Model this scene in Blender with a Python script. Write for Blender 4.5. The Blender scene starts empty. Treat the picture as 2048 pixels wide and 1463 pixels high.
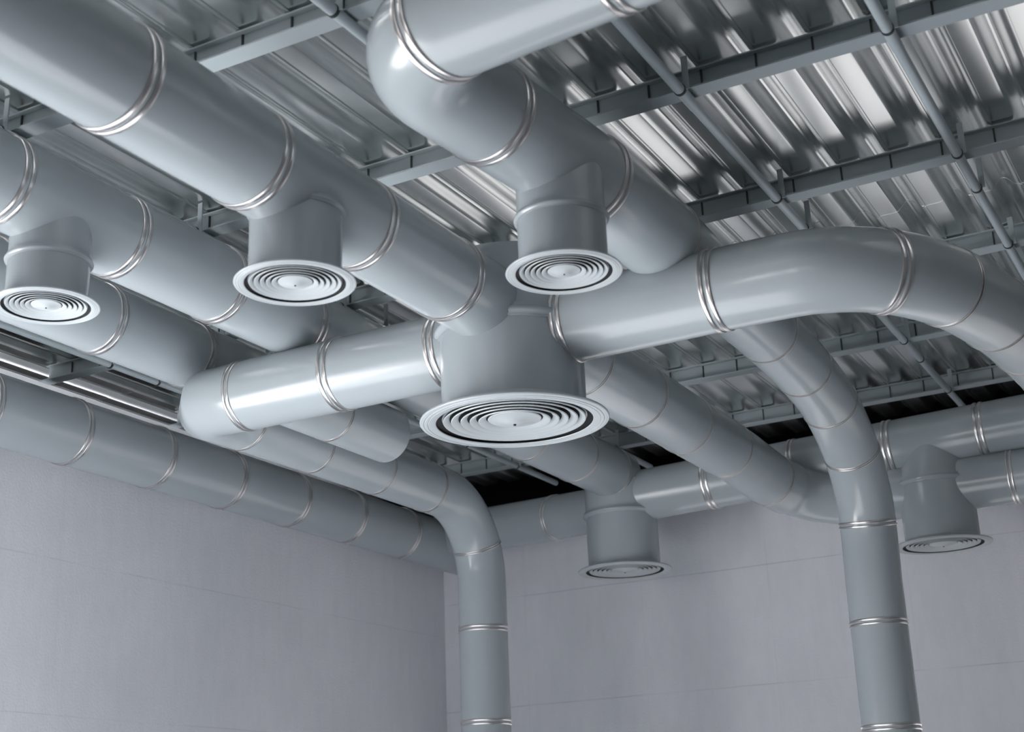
import bpy, math, random
from mathutils import Vector, Matrix
random.seed(7)
S = 0.2            # one duct radius in metres
CAMZ = 1.6         # camera height above the floor
C = bpy.context.scene.collection
PI = math.pi

# ------------------------------------------------------------------ materials
def new_mat(name):
    m = bpy.data.materials.new(name); m.use_nodes = True
    nt = m.node_tree
    return m, nt, nt.nodes['Principled BSDF']

def ramp(nt, fac, stops):
    r = nt.nodes.new('ShaderNodeValToRGB')
    cr = r.color_ramp
    while len(cr.elements) < len(stops): cr.elements.new(0.5)
    for e, (p, c) in zip(cr.elements, stops):
        e.position = p; e.color = (c[0], c[1], c[2], 1) if hasattr(c, '__len__') else (c, c, c, 1)
    nt.links.new(fac, r.inputs[0])
    return r.outputs[0]

def noise(nt, scale, detail=3, stretch=None, rough=0.5):
    tc = nt.nodes.new('ShaderNodeTexCoord')
    mp = nt.nodes.new('ShaderNodeMapping')
    if stretch: mp.inputs['Scale'].default_value = stretch
    n = nt.nodes.new('ShaderNodeTexNoise')
    n.inputs['Scale'].default_value = scale; n.inputs['Detail'].default_value = detail
    n.inputs['Roughness'].default_value = rough
    nt.links.new(tc.outputs['Object'], mp.inputs[0]); nt.links.new(mp.outputs[0], n.inputs['Vector'])
    return n.outputs['Fac']

def paint(name, col, rough, var=0.04, spec=0.5, bump=0.0, coat=0.0):
    m, nt, b = new_mat(name)
    f = noise(nt, 0.9, 1)
    lo = [c * (1 - var) for c in col]; hi = [min(1, c * (1 + var)) for c in col]
    nt.links.new(ramp(nt, f, [(0.3, lo), (0.7, hi)]), b.inputs['Base Color'])
    nt.links.new(ramp(nt, f, [(0.25, rough * 0.94), (0.75, rough * 1.06)]), b.inputs['Roughness'])
    b.inputs['Specular IOR Level'].default_value = spec
    b.inputs['Coat Weight'].default_value = coat
    b.inputs['Coat Roughness'].default_value = 0.12
    return m

def metal(name, col, rough, var=0.05, stretch=None, scale=6):
    m, nt, b = new_mat(name)
    f = noise(nt, scale, 5, stretch, 0.6)
    lo = [c * (1 - var) for c in col]; hi = [min(1, c * (1 + var)) for c in col]
    nt.links.new(ramp(nt, f, [(0.3, lo), (0.7, hi)]), b.inputs['Base Color'])
    nt.links.new(ramp(nt, f, [(0.2, rough * 0.9), (0.8, rough * 1.12)]), b.inputs['Roughness'])
    b.inputs['Metallic'].default_value = 1.0
    return m

M_DUCT = paint('grey_duct_paint', (0.34, 0.379, 0.402), 0.21, 0.02, 0.42, coat=0.10)
M_DIFF = paint('pale_diffuser_enamel', (0.40, 0.435, 0.455), 0.36, 0.02, 0.4)
M_CHROME = metal('polished_steel_band', (0.72, 0.69, 0.69), 0.30, 0.02)
M_SEAM = metal('dull_steel_seam', (0.58, 0.55, 0.54), 0.32, 0.05)
M_GROOVE = paint('dark_groove_fill', (0.016, 0.018, 0.02), 0.7, 0.05, 0.3)
M_DARK = paint('dark_recess_shade', (0.02, 0.022, 0.025), 0.6, 0.1, 0.2)  # dark colour stands in for shade inside the throat and core hole
M_JOIST = paint('grey_steel_primer', (0.31, 0.355, 0.375), 0.5, 0.04, 0.4)
M_CLAMP_TICK = paint('dark_clamp_shade_tick', (0.035, 0.04, 0.043), 0.5, 0.08, 0.4)  # shared by pipe clamps and the painted shadow ticks on the joists
M_COND = paint('conduit_grey', (0.40, 0.455, 0.485), 0.35, 0.03, 0.5)
M_DECK = metal('galvanised_deck', (0.74, 0.755, 0.75), 0.25, 0.05, (1.5, 0.5, 1.5), 3.0)
M_VOID = paint('roof_void_black', (0.006, 0.006, 0.007), 0.9, 0.1, 0.1)  # near-black colour stands in for the darkness beyond the roof gap

def wall_mat(name, along, zline, ink):
    """pale plaster on shuttered concrete: horizontal day joints, faint vertical joints and streaks"""
    m, nt, b = new_mat(name)
    tc = nt.nodes.new('ShaderNodeTexCoord'); sep = nt.nodes.new('ShaderNodeSeparateXYZ')
    nt.links.new(tc.outputs['Object'], sep.inputs[0])
    def mth(op, a, b_=None):
        n = nt.nodes.new('ShaderNodeMath'); n.operation = op
        for i, v in enumerate((a, b_)):
            if v is None: continue
            if isinstance(v, (int, float)): n.inputs[i].default_value = v
            else: nt.links.new(v, n.inputs[i])
        return n.outputs[0]
    def joint(coord, off, period, w):
        d = mth('ABSOLUTE', mth('SUBTRACT', mth('MODULO', mth('ADD', coord, off), period), period / 2))
        return mth('LESS_THAN', d, w)
    wob = noise(nt, 1.3, 2)
    zc = mth('ADD', sep.outputs['Z'], mth('MULTIPLY', mth('SUBTRACT', wob, 0.5), 0.02))
    jz = joint(zc, 100.0 - (CAMZ + zline) + 0.5, 1.0, 0.0040)
    jv = joint(sep.outputs[along], 100.0, 1.18, 0.003)
    fade = noise(nt, 2.1, 2)
    jj = mth('MULTIPLY', mth('MAXIMUM', jz, mth('MULTIPLY', jv, 0.35)), ramp(nt, fade, [(0.35, 0.15), (0.6, 1.0)]))
    st = (5, 5, 1.1)
    streak = noise(nt, 2.2, 6, st, 0.7)
    blot = noise(nt, 0.9, 4)
    base = ramp(nt, streak, [(0.25, (0.735, 0.75, 0.80)), (0.75, (0.80, 0.81, 0.85))])
    mx = nt.nodes.new('ShaderNodeMix'); mx.data_type = 'RGBA'; mx.blend_type = 'MULTIPLY'
    mx.inputs['Factor'].default_value = 1.0
    nt.links.new(base, mx.inputs['A']); nt.links.new(ramp(nt, blot, [(0.3, 0.92), (0.7, 1.0)]), mx.inputs['B'])
    mx2 = nt.nodes.new('ShaderNodeMix'); mx2.data_type = 'RGBA'
    nt.links.new(mth('MULTIPLY', jj, 0.32), mx2.inputs['Factor'])
    nt.links.new(mx.outputs['Result'], mx2.inputs['A']); mx2.inputs['B'].default_value = ink + (1,)
    nt.links.new(mx2.outputs['Result'], b.inputs['Base Color'])
    b.inputs['Roughness'].default_value = 0.75; b.inputs['Specular IOR Level'].default_value = 0.25
    bp = nt.nodes.new('ShaderNodeBump'); bp.inputs['Strength'].default_value = 0.25; bp.inputs['Distance'].default_value = 0.01
    fine = noise(nt, 60.0, 4)
    nt.links.new(mth('SUBTRACT', fine, mth('MULTIPLY', jj, 0.8)), bp.inputs['Height'])
    nt.links.new(bp.outputs[0], b.inputs['Normal'])
    return m
M_WB = wall_mat('wall_plaster_back', 'X', 1.235, (0.24, 0.24, 0.26)); M_WL = wall_mat('wall_plaster_side', 'Y', 1.93, (0.45, 0.46, 0.49))
M_FLOOR = paint('pale_floor_screed', (0.46, 0.48, 0.51), 0.5, 0.06, 0.4)

# ------------------------------------------------------------------ mesh helpers
class MB:
    def __init__(s): s.v = []; s.f = []
    def add(s, vs, fs):
        o = len(s.v); s.v += [tuple(p) for p in vs]; s.f += [tuple(i + o for i in f) for f in fs]
    def box(s, lo, hi):
        x0, y0, z0 = lo; x1, y1, z1 = hi
        s.add([(x0,y0,z0),(x1,y0,z0),(x1,y1,z0),(x0,y1,z0),(x0,y0,z1),(x1,y0,z1),(x1,y1,z1),(x0,y1,z1)],
              [(3,2,1,0),(4,5,6,7),(0,1,5,4),(1,2,6,5),(2,3,7,6),(3,0,4,7)])
    def build(s, name, mat, parent=None, smooth=True, ang=32):
        me = bpy.data.meshes.new(name); me.from_pydata(s.v, [], s.f); me.validate()
        me.materials.append(mat)
        if smooth:
            for p in me.polygons: p.use_smooth = True
            me.set_sharp_from_angle(angle=math.radians(ang))
        me.update()
        o = bpy.data.objects.new(name, me); C.objects.link(o)
        if parent: o.parent = parent
        return o

def U(p):                       # duct units from the camera -> world metres
    return Vector((p[0] * S, p[1] * S, p[2] * S + CAMZ))

def frames(pts):
    """parallel-transported frames along a polyline"""
    n = len(pts); T = []
    for i in range(n):
        a = pts[max(i - 1, 0)]; b = pts[min(i + 1, n - 1)]
        T.append((b - a).normalized())
    ref = Vector((0, 0, 1)) if abs(T[0].z) < 0.9 else Vector((1, 0, 0))
    u = T[0].cross(ref).normalized(); out = []
    for i in range(n):
        if i:
            q = T[i - 1].rotation_difference(T[i]); u = q @ u
        u = (u - T[i] * u.dot(T[i])).normalized()
        out.append((T[i], u, T[i].cross(u)))
    return out

def sweep(mb, pts, rads, seg=72, caps=True):
    fr = frames(pts); n = len(pts); vs = []; fs = []
    for i in range(n):
        t, u, w = fr[i]; nb = None
        if 0 < i < n - 1:
            t1 = (pts[i] - pts[i-1]).normalized(); t2 = (pts[i+1] - pts[i]).normalized()
            if t1.angle(t2, 0) > 0.6:           # a mitred joint: cut both tubes on the bisecting plane
                q = t.rotation_difference(t1); u = q @ u; w = q @ w; nb = (t1 + t2).normalized()
        for k in range(seg):
            a = 2 * PI * k / seg
            o = (u * math.cos(a) + w * math.sin(a)) * rads[i]
            if nb is not None: o = o - t1 * (o.dot(nb) / t1.dot(nb))
            vs.append(pts[i] + o)
    for i in range(n - 1):
        for k in range(seg):
            k2 = (k + 1) % seg
            fs.append((i*seg+k, (i+1)*seg+k, (i+1)*seg+k2, i*seg+k2))
    if caps:
        fs.append(tuple(range(seg))); fs.append(tuple(reversed(range((n-1)*seg, n*seg))))
    mb.add(vs, fs)

def lathe(mb, prof, c, d, seg=96, closed=False):
    """prof: list of (radius, offset along d) around axis d through c"""
    d = Vector(d).normalized(); c = Vector(c)
    ref = Vector((0, 0, 1)) if abs(d.z) < 0.9 else Vector((1, 0, 0))
    u = d.cross(ref).normalized(); w = d.cross(u); n = len(prof); vs = []; fs = []
    for r, h in prof:
        for k in range(seg):
            a = 2 * PI * k / seg
            vs.append(c + d * h + (u * math.cos(a) + w * math.sin(a)) * r)
    m = n if closed else n - 1
    for i in range(m):
        j = (i + 1) % n
        for k in range(seg):
            k2 = (k + 1) % seg
            fs.append((i*seg+k, i*seg+k2, j*seg+k2, j*seg+k))
    mb.add(vs, fs)

def thing(name, label, cat, loc=(0, 0, 0), group=None):
    o = bpy.data.objects.new(name, None); C.objects.link(o)
    o.empty_display_size = 0.1
    o.location = loc; o['label'] = label; o['category'] = cat
    if group: o['group'] = group
    return o

def under(o, t):                # keep world coordinates of a child built in place
    o.parent = t; o.matrix_parent_inverse = Matrix.Translation(-Vector(t.location))
    return o

def struct(o):
    o['kind'] = 'structure'; return o

# ------------------------------------------------------------------ ducts
def coupling(t, p, d, r, kind='wide'):
    """polished joint band: two raised beads with a dark-coloured strip in the groove between them"""
    p = U(p); d = Vector(d).normalized(); R = r * S
    k = {'wide': (0.150, 0.030, 0.035, 0.042), 'mid': (0.110, 0.026, 0.030, 0.032), 'thin': (0.060, 0.015, 0.019, 0.016)}[kind]
    L, h, hb, g = [q * R for q in k]
    mb = MB()
    for s in (-1, 1):
        a, b = (g, L)
        w_ = b - a
        prof = [(R * 0.99, a), (R + h * 0.8, a), (R + h, a + w_*0.12), (R + hb, a + w_*0.3), (R + hb, a + w_*0.7), (R + h, b - w_*0.12), (R + h * 0.75, b), (R * 0.99, b)]
        prof = [(x, y * s) for x, y in prof]
        if s < 0: prof.reverse()
        lathe(mb, prof, p, d, 96, True)
    o = under(mb.build('coupling_ring', M_SEAM if kind == 'thin' else M_CHROME, None, ang=50), t)
    mb = MB()
    lathe(mb, [(R * 0.985, -g), (R + h * 0.12, -g), (R + h * 0.12, g), (R * 0.985, g)], p, d, 96, True)  # dark-coloured strip filling the gap between the two bands
    gk = mb.build('groove_strip', M_GROOVE if kind != 'thin' else M_CLAMP_TICK, None)
    gk.parent = o; gk.matrix_parent_inverse = Matrix.Translation(-Vector(t.location)); 
    return o

def arc(c, a, b, r, t0, t1, n=14):
    """points c + r*(a cos + b sin)"""
    c, a, b = Vector(c), Vector(a), Vector(b)
    return [c + (a * math.cos(t) + b * math.sin(t)) * r for t in [t0 + (t1 - t0) * i / n for i in range(n + 1)]]

def spline(pts, per=8):
    P = [Vector(p) for p in pts]; out = []
    for i in range(len(P) - 1):
        p0 = P[max(i-1, 0)]; p1 = P[i]; p2 = P[i+1]; p3 = P[min(i+2, len(P)-1)]
        for k in range(per):
            t = k / per
            out.append(0.5 * ((2*p1) + (p2-p0)*t + (2*p0-5*p1+4*p2-p3)*t*t + (3*p1-p0-3*p2+p3)*t**3))
    out.append(P[-1]); return out

def cumlen(P):
    L = [0]
    for a, b in zip(P, P[1:]): L.append(L[-1] + (b - a).length)
    return L

def at_len(P, L, s):
    s = max(0, min(L[-1], s))
    for i in range(len(P) - 1):
        if s <= L[i+1] or i == len(P) - 2:
            k = (s - L[i]) / max(1e-9, L[i+1] - L[i])
            return P[i].lerp(P[i+1], k), (P[i+1] - P[i]).normalized()

def nearest_len(P, L, q):
    q = Vector(q); best = (1e9, 0)
    for i in range(len(P) - 1):
        d = P[i+1] - P[i]; k = max(0, min(1, (q - P[i]).dot(d) / max(1e-9, d.length_squared)))
        e = (P[i] + d * k - q).length
        if e < best[0]: best = (e, L[i] + k * d.length)
    return best[1]

def duct(label, path, rings, rad, end_ring=None):
    """path: unit points; rings: list of (point, kind); rad: radius or function of run length 0..1"""
    P = [Vector(p) for p in path]; L = cumlen(P)
    rf = rad if callable(rad) else (lambda s: rad)
    t = thing('air_duct', label, 'duct', U(P[0]))
    cuts = sorted([(nearest_len(P, L, q), k) for q, k in rings])
    bounds = [0.0] + [c for c, _ in cuts] + [L[-1]]
    for a, b in zip(bounds, bounds[1:]):
        if b - a < 0.02: continue
        ss = [a] + [l for l in L if a + 1e-4 < l < b - 1e-4] + [b]
        pts = [at_len(P, L, s)[0] for s in ss]
        turn = sum((pts[i+1]-pts[i]).angle(pts[i]-pts[i-1], 0) for i in range(1, len(pts)-1))
        mb = MB(); sweep(mb, [U(p) for p in pts], [rf(s / L[-1]) * S for s in ss], 72)
        under(mb.build('duct_elbow' if turn > 0.35 else 'duct_section', M_DUCT, None, ang=60), t)
    for s, k in cuts:
        p, d = at_len(P, L, s)
        _, d2 = at_len(P, L, min(L[-1], s + 0.05)); _, d1 = at_len(P, L, max(0, s - 0.05))
        coupling(t, p, (d1 + d2), rf(s / L[-1]), k)
    return t

W, MI, TH = 'wide', 'mid', 'thin'
X, Y, Z = Vector((1,0,0)), Vector((0,1,0)), Vector((0,0,1))

# A : near left run into the drum
xA, zA = -16.17, 13.01
duct('thick grey duct with brightly lit flank, entering the near side of the drum',
     [(xA, 4, zA), (xA, 29.6, zA)], [((xA, y, zA), W) for y in (12.37, 16.07, 19.73, 23.43, 27.16)], 1.018)
# A2 : leaves the drum on the far side, turns along the back wall
zM = 12.05; yM = 52.6
p2 = spline([(xA, 31.2, zA), (xA, 40, zA), (xA, 46.5, zA), (xA+.03, 48.5, 12.92), (xA+.25, 50.3, 12.68), (xA+.95, 51.75, 12.38), (xA+2.1, 52.45, 12.14), (xA+3.4, yM, zM+.02), (xA+4.8, yM, zM), (xA+6.2, yM, zM)], 8) + [Vector((-5, yM, zM)), Vector((4, yM, zM))]
duct('grey duct leaving the far side of the drum and bending into the second far diffuser',
     p2, [((xA, y, zA), TH) for y in (34.52, 38.4, 42.16, 45.98)] + [((xA+.22, 50.1, 12.7), TH), ((xA+2.6, 52.55, 12.1), TH), ((-7.7, yM, zM), MI)], lambda f: 1.018 if f < .5 else .96)
# B : top run, elbow, over the cross duct, then long sweep down at the back wall
a6 = math.radians(6.0)
ex = Vector((math.cos(a6), -math.sin(a6), 0)); ey = Vector((math.sin(a6), math.cos(a6), 0))
zB = 13.97; rb = 1.55
def F(x, y): return ex * x + ey * y + Z * zB
corner = F(-14.42 + rb, 17.71 + rb)
xJ = -11.72
pB = [F(2.0, 17.71), F(-9, 17.71)] + arc(corner, -ey, -ex, rb, 0, PI/2, 14) + [F(-14.42, 22.5)]
mid2 = F(-14.42, 24.63)
pB += [mid2] + [Vector((xJ-.01, 26.6, zB)), Vector((xJ, 27.3, zB)), Vector((xJ, 30, zB)), Vector((xJ, 34, zB))]
swp = spline([(xJ, 34, zB), (xJ, 38.1, 13.94), (xJ, 41.1, 13.75), (xJ, 43.75, 13.28), (xJ, 45.75, 12.2), (xJ-.03, 46.85, 10.9), (xJ-.1, 47.27, 9.7), (xJ-.13, 47.27, 8.0)], 8)
pB += swp[1:] + [Vector((xJ-.13, 47.27, 3)), Vector((xJ-.13, 47.27, -CAMZ/S))]
LB = cumlen(pB)[-1]
Lb = cumlen(pB); s30 = nearest_len(pB, Lb, (xJ, 30.4, zB)) / LB; s33 = nearest_len(pB, Lb, (xJ, 32.4, zB)) / LB
rB = lambda f: 1.04 if f < s30 else (0.93 if f > s33 else 1.04 - 0.11 * (f - s30) / (s33 - s30))
duct('grey duct that elbows, crosses above the cross duct and sweeps down the back wall',
     pB, [(F(-9.62, 17.71), W), (F(-13.2, 17.71), W), (F(-14.42, 20.87), W), (mid2 + ey*0.02, W), ((xJ, 29.98, zB), TH),
          ((xJ, 37.8, zB), TH), ((xJ, 41.1, 13.75), TH), ((xJ, 43.75, 13.28), TH), ((xJ, 45.85, 12.1), TH),
          ((xJ-.1, 47.27, 9.95), MI), ((xJ-.13, 47.27, 6.59), MI), ((xJ-.13, 47.27, 3.25), MI)], rB)

# G, H : two high runs on the left
xG, zG = -23.11, 14.4
duct('high grey duct beside the lit duct, ending in the far tee diffuser',
     [(xG, 5, zG), (xG, 52.3, zG)], [((xG, y, zG), W) for y in (15.9, 19.63, 23.28, 27.01, 30.5, 34.2, 37.9)] + [((xG, y, zG), TH) for y in (40.9, 44.28, 48.23, 51.3)], 1.044)
xH, zH = -27.39, 14.38
duct('high grey duct second from the side wall, vanishing behind the sharp elbow',
     [(xH, 6, zH), (xH, 40.0, zH)], [((xH, y, zH), W) for y in (19.4, 23.3, 27.12, 30.87)] + [((xH, y, zH), TH) for y in (34.5, 38.11)], 1.0)
duct('short blunt-ended branch duct showing just below the cross duct', [(-23.8, 31.0, 12.5), (-23.8, 36.15, 12.5)], [((-23.8, 33.1, 12.5), TH)], .87)
# K : along the side wall
xK, zK = -34.12, 13.6
duct('long grey duct resting along the side wall just under the deck',
     [(xK, 12, zK), (xK, 58.3, zK)], [((xK, y, zK), MI) for y in (25.1, 28.97, 32.7, 36.7, 40.6)] + [((xK, y, zK), MI) for y in (44.57, 48.5, 52.7)], 1.12)
# E : cross duct from the drum to the side, tight elbow, run away, drop
yE, zE, xE2 = 30.4, 12.5, -26.33
re = 1.15; rv = 2.3
pE = [Vector((-17.2, yE, zE)), Vector((xE2 + 1.6, yE, zE)), Vector((xE2 + .42, yE + .0, zE)), Vector((xE2, yE + .42, zE)), Vector((xE2, yE + 1.6, zE)), Vector((xE2, 36, zE)), Vector((xE2, 42.8, zE))]
pE += arc((xE2, 46.36 - 2.9, zE - 2.9), Z, Y, 2.9, 0, PI/2, 14) + [Vector((xE2, 46.36, 5)), Vector((xE2, 46.36, -CAMZ/S))]
LE = cumlen(pE); tE = LE[-1]
se0 = nearest_len(pE, LE, (-25, 31, zE)) / tE; se1 = nearest_len(pE, LE, (xE2, 33, zE)) / tE
duct('grey duct leaving the drum, turning a sharp elbow and dropping vertically in the corner',
     pE, [((-18.1, yE, zE), W), ((-21.48, yE, zE), W), ((-24.75, yE, zE), MI), ((xE2, 35.65, zE), TH), ((xE2, 32.2, zE), TH), ((xE2, 39.2, zE), TH), ((xE2, 42.5, zE), TH),
          ((xE2, 46.15, 10.9), TH), ((xE2, 46.36, 7.77), MI), ((xE2, 46.36, 4.4), MI)],
     lambda f: 1.0 if f < se0 else (0.91 if f > se1 else 1.0 - 0.09 * (f - se0) / (se1 - se0)))
# C : cross duct on the other side, wide bend, away to the back
pC = spline([(-15.2, yE, zE), (-12, yE, zE), (-9.4, yE, zE), (-8.0, 30.6, zE), (-6.75, 31.5, zE), (-5.75, 33.3, zE), (-5.12, 35.9, zE), (-4.8, 38.5, zE), (-4.62, 42, zE+.1), (-4.55, 46, zE+.4), (-4.5, 52.2, zE+.8)], 8)
duct('grey cross duct running from the drum into a wide bend with a soft bright reflection',
     pC, [((-14.45, yE, zE), W), ((-10.5, yE, zE), W), ((-6.8, 31.45, zE), W), ((-5.75, 33.3, zE), TH), ((-5.12, 35.9, zE), TH), ((-4.8, 38.5, zE), TH), ((-4.62, 42, zE+.1), TH)], 1.0)
# L : along the back wall through both far diffusers
yL, zL = 52.6, 13.4
duct('short grey duct between the room corner and the first far diffuser', [(-34.1, 56.3, 13.98), (-23.3, 52.6, 13.2)], [((-26.7, 53.76, 13.4), MI)], lambda f: 1.02 - .09 * f)
duct('grey duct across the back wall carrying the second far diffuser', [(-22.9, yL, 13.5), (-7.9, yL, 13.92), (5, yL, 14.2)],
     [((-19.15, yL, 13.6), W), ((-15.63, yL, 13.7), MI), ((-11.91, yL, 13.8), W), ((-8.53, yL, 13.9), W), ((-5.9, yL, 13.96), MI)], 1.04)

# ------------------------------------------------------------------ diffusers
def diffuser(label, c, R, ztop, bead=None, name='vent_diffuser', upper=None, group=None):
    """round louvred diffuser: neck, bead, flange, conical louvres, core. c = centre of the bottom face (units)"""
    t = thing(name, label, 'diffuser', U(c), group)
    o = U(c); r = R * S; H = (ztop - c[2]) * S
    def part(nm, prof, mat, closed=True, seg=112, ang=35):
        mb = MB(); lathe(mb, [(a * r, b) for a, b in prof], o, Z, seg, closed)
        return under(mb.build(nm, mat, None, ang=ang), t)
    hb = (bead - c[2]) * S if bead else None
    ru = 1.0
    if bead and upper:          # neck that narrows in a soft shoulder above the bead
        hs = hb + .12 * r
        part('neck', [(1.0, .06*r), (1.0, hs), (.97, hs + .08*r), (upper + .04, H - .25*r), (upper, H), (upper - .03, H), (upper, H - .26*r), (.94, hs + .06*r), (.97, hs - .02*r), (.97, .06*r)], M_DUCT, ang=60)
    else:
        part('neck', [(1.0, .06*r), (1.0, H), (.0, H), (0, H - .02*r), (.97, H - .02*r), (.97, .06*r)], M_DUCT)
    if bead:
        b = ru
        part('neck_bead', [(b-.01, hb-.085*r), (b+.03, hb-.085*r), (b+.035, hb-.05*r), (b+.07, hb-.035*r), (b+.085, hb), (b+.07, hb+.035*r), (b+.045, hb+.05*r), (b+.04, hb+.10*r), (b-.01, hb+.11*r)], M_DUCT, ang=60)
    part('flange', [(.99, .19*r), (1.01, .15*r), (1.07, .115*r), (1.16, .085*r), (1.27, .055*r), (1.30, .038*r), (1.305, .018*r), (1.295, .004*r), (1.255, -.004*r), (1.248, .002*r), (1.235, .002*r), (1.228, -.006*r), (1.20, -.008*r), (1.195, -.002*r), (1.185, -.002*r), (1.18, -.008*r), (1.10, -.006*r), (1.085, .0), (1.08, .010*r), (1.15, .037*r), (1.06, .085*r), (.99, .12*r)], M_DIFF, ang=40)
    part('throat', [(.0, .10*r), (.985, .108*r), (1.06, .075*r), (1.14, .034*r), (1.089, .013*r), (1.083, .011*r), (1.13, .028*r), (1.05, .062*r), (.98, .09*r), (.0, .088*r)], M_DARK)  # liner coloured dark so the louvre gaps read as shaded depth
    edges = [(.985, .90), (.875, .775), (.745, .655), (.62, .53), (.50, .395)]
    for i, (ro, ri) in enumerate(edges):
        z0 = .016 * r
        part('louvre_ring', [(ro, z0 + .012*r), (ro - .008, z0), (ro - .02, z0), (ri + .005, z0 + .042*r), (ri - .004, z0 + .050*r), (ri + .004, z0 + .058*r), (ro - .015, z0 + .020*r)], M_DIFF, ang=50)
    z0 = .03 * r
    part('core_cone', [(.0, z0 - .055*r), (.03, z0 - .055*r), (.05, z0 - .053*r), (.14, z0 - .035*r), (.15, z0 - .028*r), (.36, z0 + .012*r), (.37, z0 + .022*r), (.36, z0 + .04*r), (0, z0 + .05*r)], M_DIFF, closed=False, ang=25)
    part('core_hole_stud', [(.0, z0 - .075*r), (.018, z0 - .072*r), (.022, z0 - .05*r), (0, z0 - .05*r)], M_DARK, closed=False)  # dark stud stands in for the small hole in the core
    return t

diffuser('large drum diffuser where four ducts meet, lowest and widest of all', (xA, yE, 10.19), 1.837, 14.37, 12.55, 'drum_diffuser')
diffuser('round diffuser with a smooth neck hanging under the brightly lit thick duct', (xA, 21.28, 10.87), 0.9375, 13.0, 12.42)
dbp = F(-14.40, 23.4)
diffuser('round diffuser with a beaded neck hanging under the duct that crosses above the cross duct', (dbp.x, dbp.y, 11.32), 0.9375, 13.9, 12.53)
diffuser('round diffuser with a beaded neck hanging under the high duct, nearest the side wall', (xG, 21.29, 11.91), 0.90, 14.3, 12.98)
diffuser('round diffuser at the far tee where the high duct meets the back wall duct', (xG - .08, yL, 10.5), 1.46, 14.1, 12.81)
diffuser('round diffuser hanging under the back wall duct behind the vertical drop', (-10.5, yL, 9.9), 1.336, 13.6, 12.2, upper=.72)

# ------------------------------------------------------------------ roof deck, joists, conduits
ZJ = CAMZ + 3.20          # underside of the joists
ZD = CAMZ + 3.342          # lower pans of the deck
PER = 0.260; X0 = -1.357
def deck(y0, y1, dz, name):
    mb = MB(); prof = []
    k0 = math.floor((-7.9 - X0) / PER); k1 = math.ceil((5.0 - X0) / PER)
    for k in range(k0, k1):
        b = X0 + k * PER
        rib = [(.36 + .60 * q / 16, .029 * (1 - math.cos(2 * PI * q / 16))) for q in range(1, 16)]
        for f, h in [(-.012, 0), (-.012, -.006), (.014, -.006), (.018, 0), (.345, 0)] + rib + [(.965, 0)]:
            prof.append((b + f * PER, ZD + dz + h))
    n = len(prof); t = .003
    vs = [(x, y, z) for y in (y0, y1) for x, z in prof] + [(x, y, z + t) for y in (y0, y1) for x, z in prof]
    fs = []
    for i in range(n - 1):
        fs.append((i, i+1, n+i+1, n+i)); fs.append((2*n+i, 3*n+i, 3*n+i+1, 2*n+i+1))
        fs.append((i, 2*n+i, 2*n+i+1, i+1)); fs.append((n+i, n+i+1, 3*n+i+1, 3*n+i))
    mb.add(vs, fs)
    return struct(mb.build(name, M_DECK, None, ang=20))
deck(-7.0, 7.60, 0.0, 'ceiling')
deck(7.57, 11.69, -0.0025, 'ceiling.001')
mb = MB(); mb.box((-7.9, -9.2, ZD + .30), (5.3, 13.2, ZD + .36)); struct(mb.build('blackout_cover', M_VOID, None, False))  # black cover added above the deck to keep sky light out of the gap
mb = MB(); mb.box((-7.9, 12.4, CAMZ + 2.2), (5.3, 12.5, ZD + .30)); struct(mb.build('blackout_board', M_VOID, None, False))  # black sheet added to make the gap above the back wall read dark
mb = MB(); mb.box((-8.0, 4.3, CAMZ + 1.8), (-7.9, 12.5, ZD + .36)); mb.box((-8.0, .2, CAMZ + 3.2), (-7.9, 4.3, ZD + .36)); mb.box((-7.9, 4.3, CAMZ + 1.8), (-7.3, 4.35, CAMZ + 3.2)); struct(mb.build('blackout_board.002', M_VOID, None, False))  # black boards added to keep outside light off the deck edge
mb = MB(); mb.box((-7.9, -7.06, ZJ - .1), (5.3, -7.0, ZD + .30)); struct(mb.build('blackout_board.001', M_VOID, None, False))  # black board closing the unseen near end of the deck

def joist(y, label):
    t = thing('steel_joist', label, 'joist', (-2.0, y, ZJ), 'roof joists')
    a, b = -7.3, 3.4; w = .048
    def part(nm, lo, hi, mat=M_JOIST):
        mb = MB(); mb.box(lo, hi); return under(mb.build(nm, mat, None, False), t)
    part('bottom_flange', (a, y - w, ZJ), (b, y + w, ZJ + .008))
    part('web', (a, y + w - .008, ZJ + .008), (b, y + w, ZD - .018))
    part('top_flange', (a, y + w*.2, ZD - .018), (b, y + w, ZD - .0105))
    k0 = math.floor((-7.0 - X0) / PER); k1 = math.ceil((0.3 - X0) / PER)
    for k in range(k0, k1):
        x = X0 + k * PER
        mb = MB(); mb.box((x - .004, y + w - .016, ZJ + .03), (x + .004, y + w - .008, ZD - .018)); 
        under(mb.build('seam_shade_tick', M_CLAMP_TICK, None, False), t)  # dark ticks stand in for seam shadows and reflections on the web
    return t
JY = [1.445 + 1.328 * i for i in range(8)]
names = ['nearest steel joist overhead, outside the view', 'second steel joist overhead, outside the view', 'steel joist nearest in view, crossing just beyond the lit duct coupling',
         'second steel joist in view, passing between the lit duct and the tight elbow', 'third steel joist in view, meeting the duct over the cross duct',
         'fourth steel joist in view, behind the wide bend of the cross duct', 'fifth steel joist in view, seen under the wide bend', 'last steel joist, next to the dark gap at the back wall']
for y, l in list(zip(JY, names))[2:]: joist(y, l)

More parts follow.
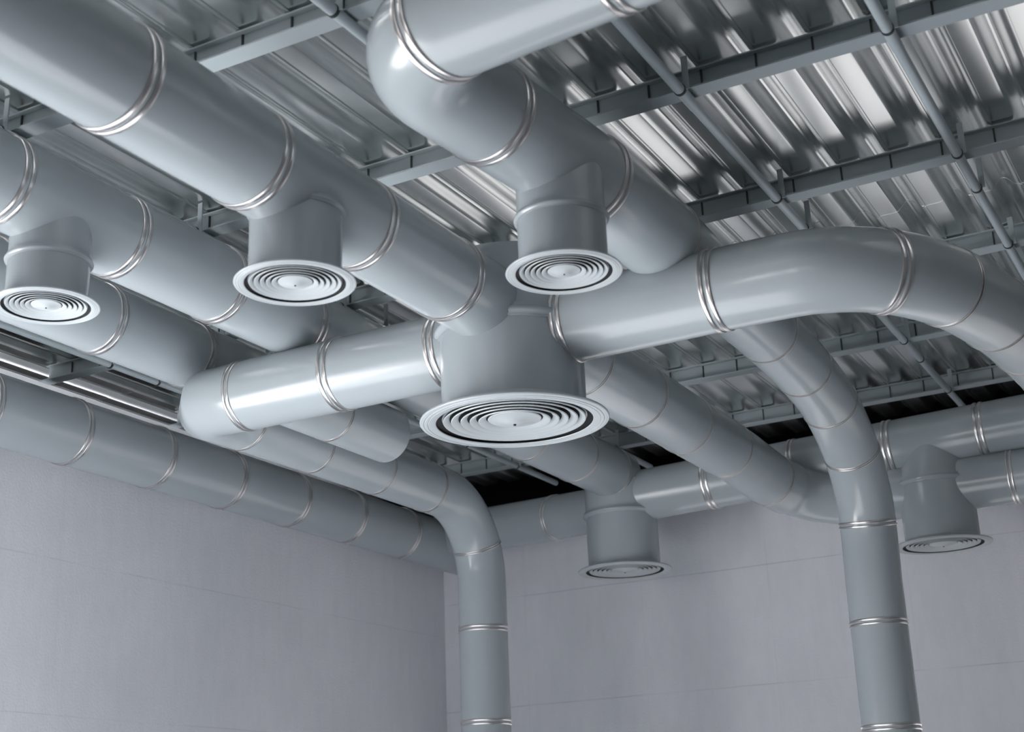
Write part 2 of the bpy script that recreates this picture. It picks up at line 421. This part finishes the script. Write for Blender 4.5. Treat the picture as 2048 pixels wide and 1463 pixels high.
def conduit(x, label, straps):
    zc = ZJ - .027; r = .0245
    t = thing('conduit_pipe', label, 'conduit', (x, 5, zc), 'conduits under the joists')
    mb = MB(); sweep(mb, [Vector((x, y, zc)) for y in (-2.0, 3, 8, 11.4)], [r]*4, 24); under(mb.build('pipe', M_COND, None, ang=60), t)
    for y in straps:
        mb = MB(); mb.box((x + r*.6, y - .0025, zc - .005), (x + r*.6 + .030, y + .0025, ZD - .008))
        under(mb.build('hanger_strap', M_JOIST, None, False), t)
        mb = MB(); lathe(mb, [(r*1.01, -.008), (r*1.16, -.008), (r*1.16, .008), (r*1.01, .008)], (x, y, zc), Y, 24, True)
        under(mb.build('pipe_clamp', M_CLAMP_TICK, None), t)
    for y in (5.42,) if x > -2.5 else ():
        mb = MB(); lathe(mb, [(r*1.01, -.085), (r*1.1, -.085), (r*1.1, .085), (r*1.01, .085)], (x, y, zc), Y, 24, True)
        under(mb.build('coupling_sleeve', M_COND, None), t)
CX = [-1.005, -1.935, -2.87, -3.80, -4.715, -5.66, -6.59]
cl = ['thin conduit pipe nearest the open side, crossing bare ribbed deck', 'thin conduit pipe passing behind the middle of the cross duct', 'thin conduit pipe ending its view behind the tight elbow',
      'thin conduit pipe above the brightly lit duct', 'thin conduit pipe between the lit duct and its higher neighbour', 'thin conduit pipe seen past the rim of the drum diffuser', 'thin conduit pipe beside the side wall duct, under the higher duct']
ST = sorted([y - .10 for y in JY[2:]] + [JY[4] + .36, JY[6] + .36])
for x, l in zip(CX, cl): conduit(x, l, ST)

# ------------------------------------------------------------------ room shell
xW = -7.065; yW = 11.70
def slab(name, lo, hi, mat):
    mb = MB(); mb.box(lo, hi); return struct(mb.build(name, mat, None, False))
slab('floor', (-12, -9, -.1), (6, 12.1, 0), M_FLOOR)
slab('wall_back', (xW - .25, yW, 0), (6, yW + .25, CAMZ + 3.05), M_WB)
slab('wall_left', (xW - .25, 4.3, 0), (xW, yW, CAMZ + 2.95), M_WL)

M_DIM = paint('grey_block_wall', (0.20, 0.205, 0.215), 0.8, 0.08, 0.2)
slab('wall_left.001', (xW - .25, -9.25, 0), (xW, 0.8, ZD), M_DIM)
slab('wall_rear', (xW - .25, -9.25, 0), (6, -9.0, ZD + .3), M_DIM)
slab('wall_right', (5.0, -9.25, 0), (5.25, 12.2, ZD + .3), M_DIM)
# ------------------------------------------------------------------ light
wd = bpy.data.worlds.new('World'); bpy.context.scene.world = wd; wd.use_nodes = True
bg = wd.node_tree.nodes['Background']; bg.inputs[0].default_value = (0.80, 0.86, 0.95, 1); bg.inputs[1].default_value = 0.04
def area(name, loc, target, sx, sy, power, col=(1, .98, .97)):
    l = bpy.data.lights.new(name, 'AREA'); l.shape = 'RECTANGLE'; l.size = sx; l.size_y = sy; l.energy = power; l.color = col
    o = bpy.data.objects.new(name, l); C.objects.link(o); o.location = loc
    o.rotation_euler = (Vector(target) - Vector(loc)).to_track_quat('-Z', 'Y').to_euler()
    return o
area('fill_light_side', (-8.2, 2.6, 1.2), (-2.0, 4.8, 2.8), 3.3, 2.6, 300)  # unseen area lamp added at the side opening to brighten duct flanks
for x, sx, pw in ((-5.0, 2.0, 110), (-1.6, 2.0, 100), (2.2, 2.2, 40)):
    area('fill_light_rear', (x, -8.5, 1.2), (x - 1.0, 8, 1.1), sx, 2.2, pw)  # unseen lamps added behind the camera for front fill and streak reflections
area('fill_light_back', (-2.2, 11.5, 1.3), (-2.2, 4.0, 2.6), 7.0, 1.9, 46)  # lamp added below the view to reflect as bright stripes in the deck
sl = bpy.data.lights.new('sun', 'SUN'); sl.energy = 46; sl.angle = math.radians(3); sl.color = (1, .98, .96)  # sun added so its patch on the unseen floor lights ducts from below
so = bpy.data.objects.new('sun', sl); C.objects.link(so); so.location = (-20, -8, 12)
so.rotation_euler = Vector((1, .62, -.84)).to_track_quat('-Z', 'Y').to_euler()

# ------------------------------------------------------------------ camera
sc = bpy.context.scene
cam = bpy.data.cameras.new('Camera'); co = bpy.data.objects.new('Camera', cam); C.objects.link(co); sc.camera = co
cam.sensor_width = 36.0; cam.lens = 50.0; cam.clip_end = 200
yaw, pitch, roll = 0.489221739, 0.327539033, -0.0394782157
cy, sy, cp, sp = math.cos(yaw), math.sin(yaw), math.cos(pitch), math.sin(pitch)
f = Vector((-sy*cp, cy*cp, sp)); r = Vector((cy, sy, 0)); u = r.cross(f)
r2 = r*math.cos(roll) + u*math.sin(roll); u2 = -r*math.sin(roll) + u*math.cos(roll)
co.matrix_world = Matrix(((r2.x, u2.x, -f.x, 0), (r2.y, u2.y, -f.y, 0), (r2.z, u2.z, -f.z, CAMZ), (0, 0, 0, 1)))
cam.dof.use_dof = True; cam.dof.focus_distance = 8.0; cam.dof.aperture_fstop = 2.4

sc.cycles.sample_clamp_indirect = 5.0; sc.cycles.blur_glossy = 0.6
sc.view_settings.view_transform = 'Standard'; sc.view_settings.look = 'None'
sc.view_settings.exposure = 0.0; sc.view_settings.gamma = 1.0; sc.view_settings.use_curve_mapping = False
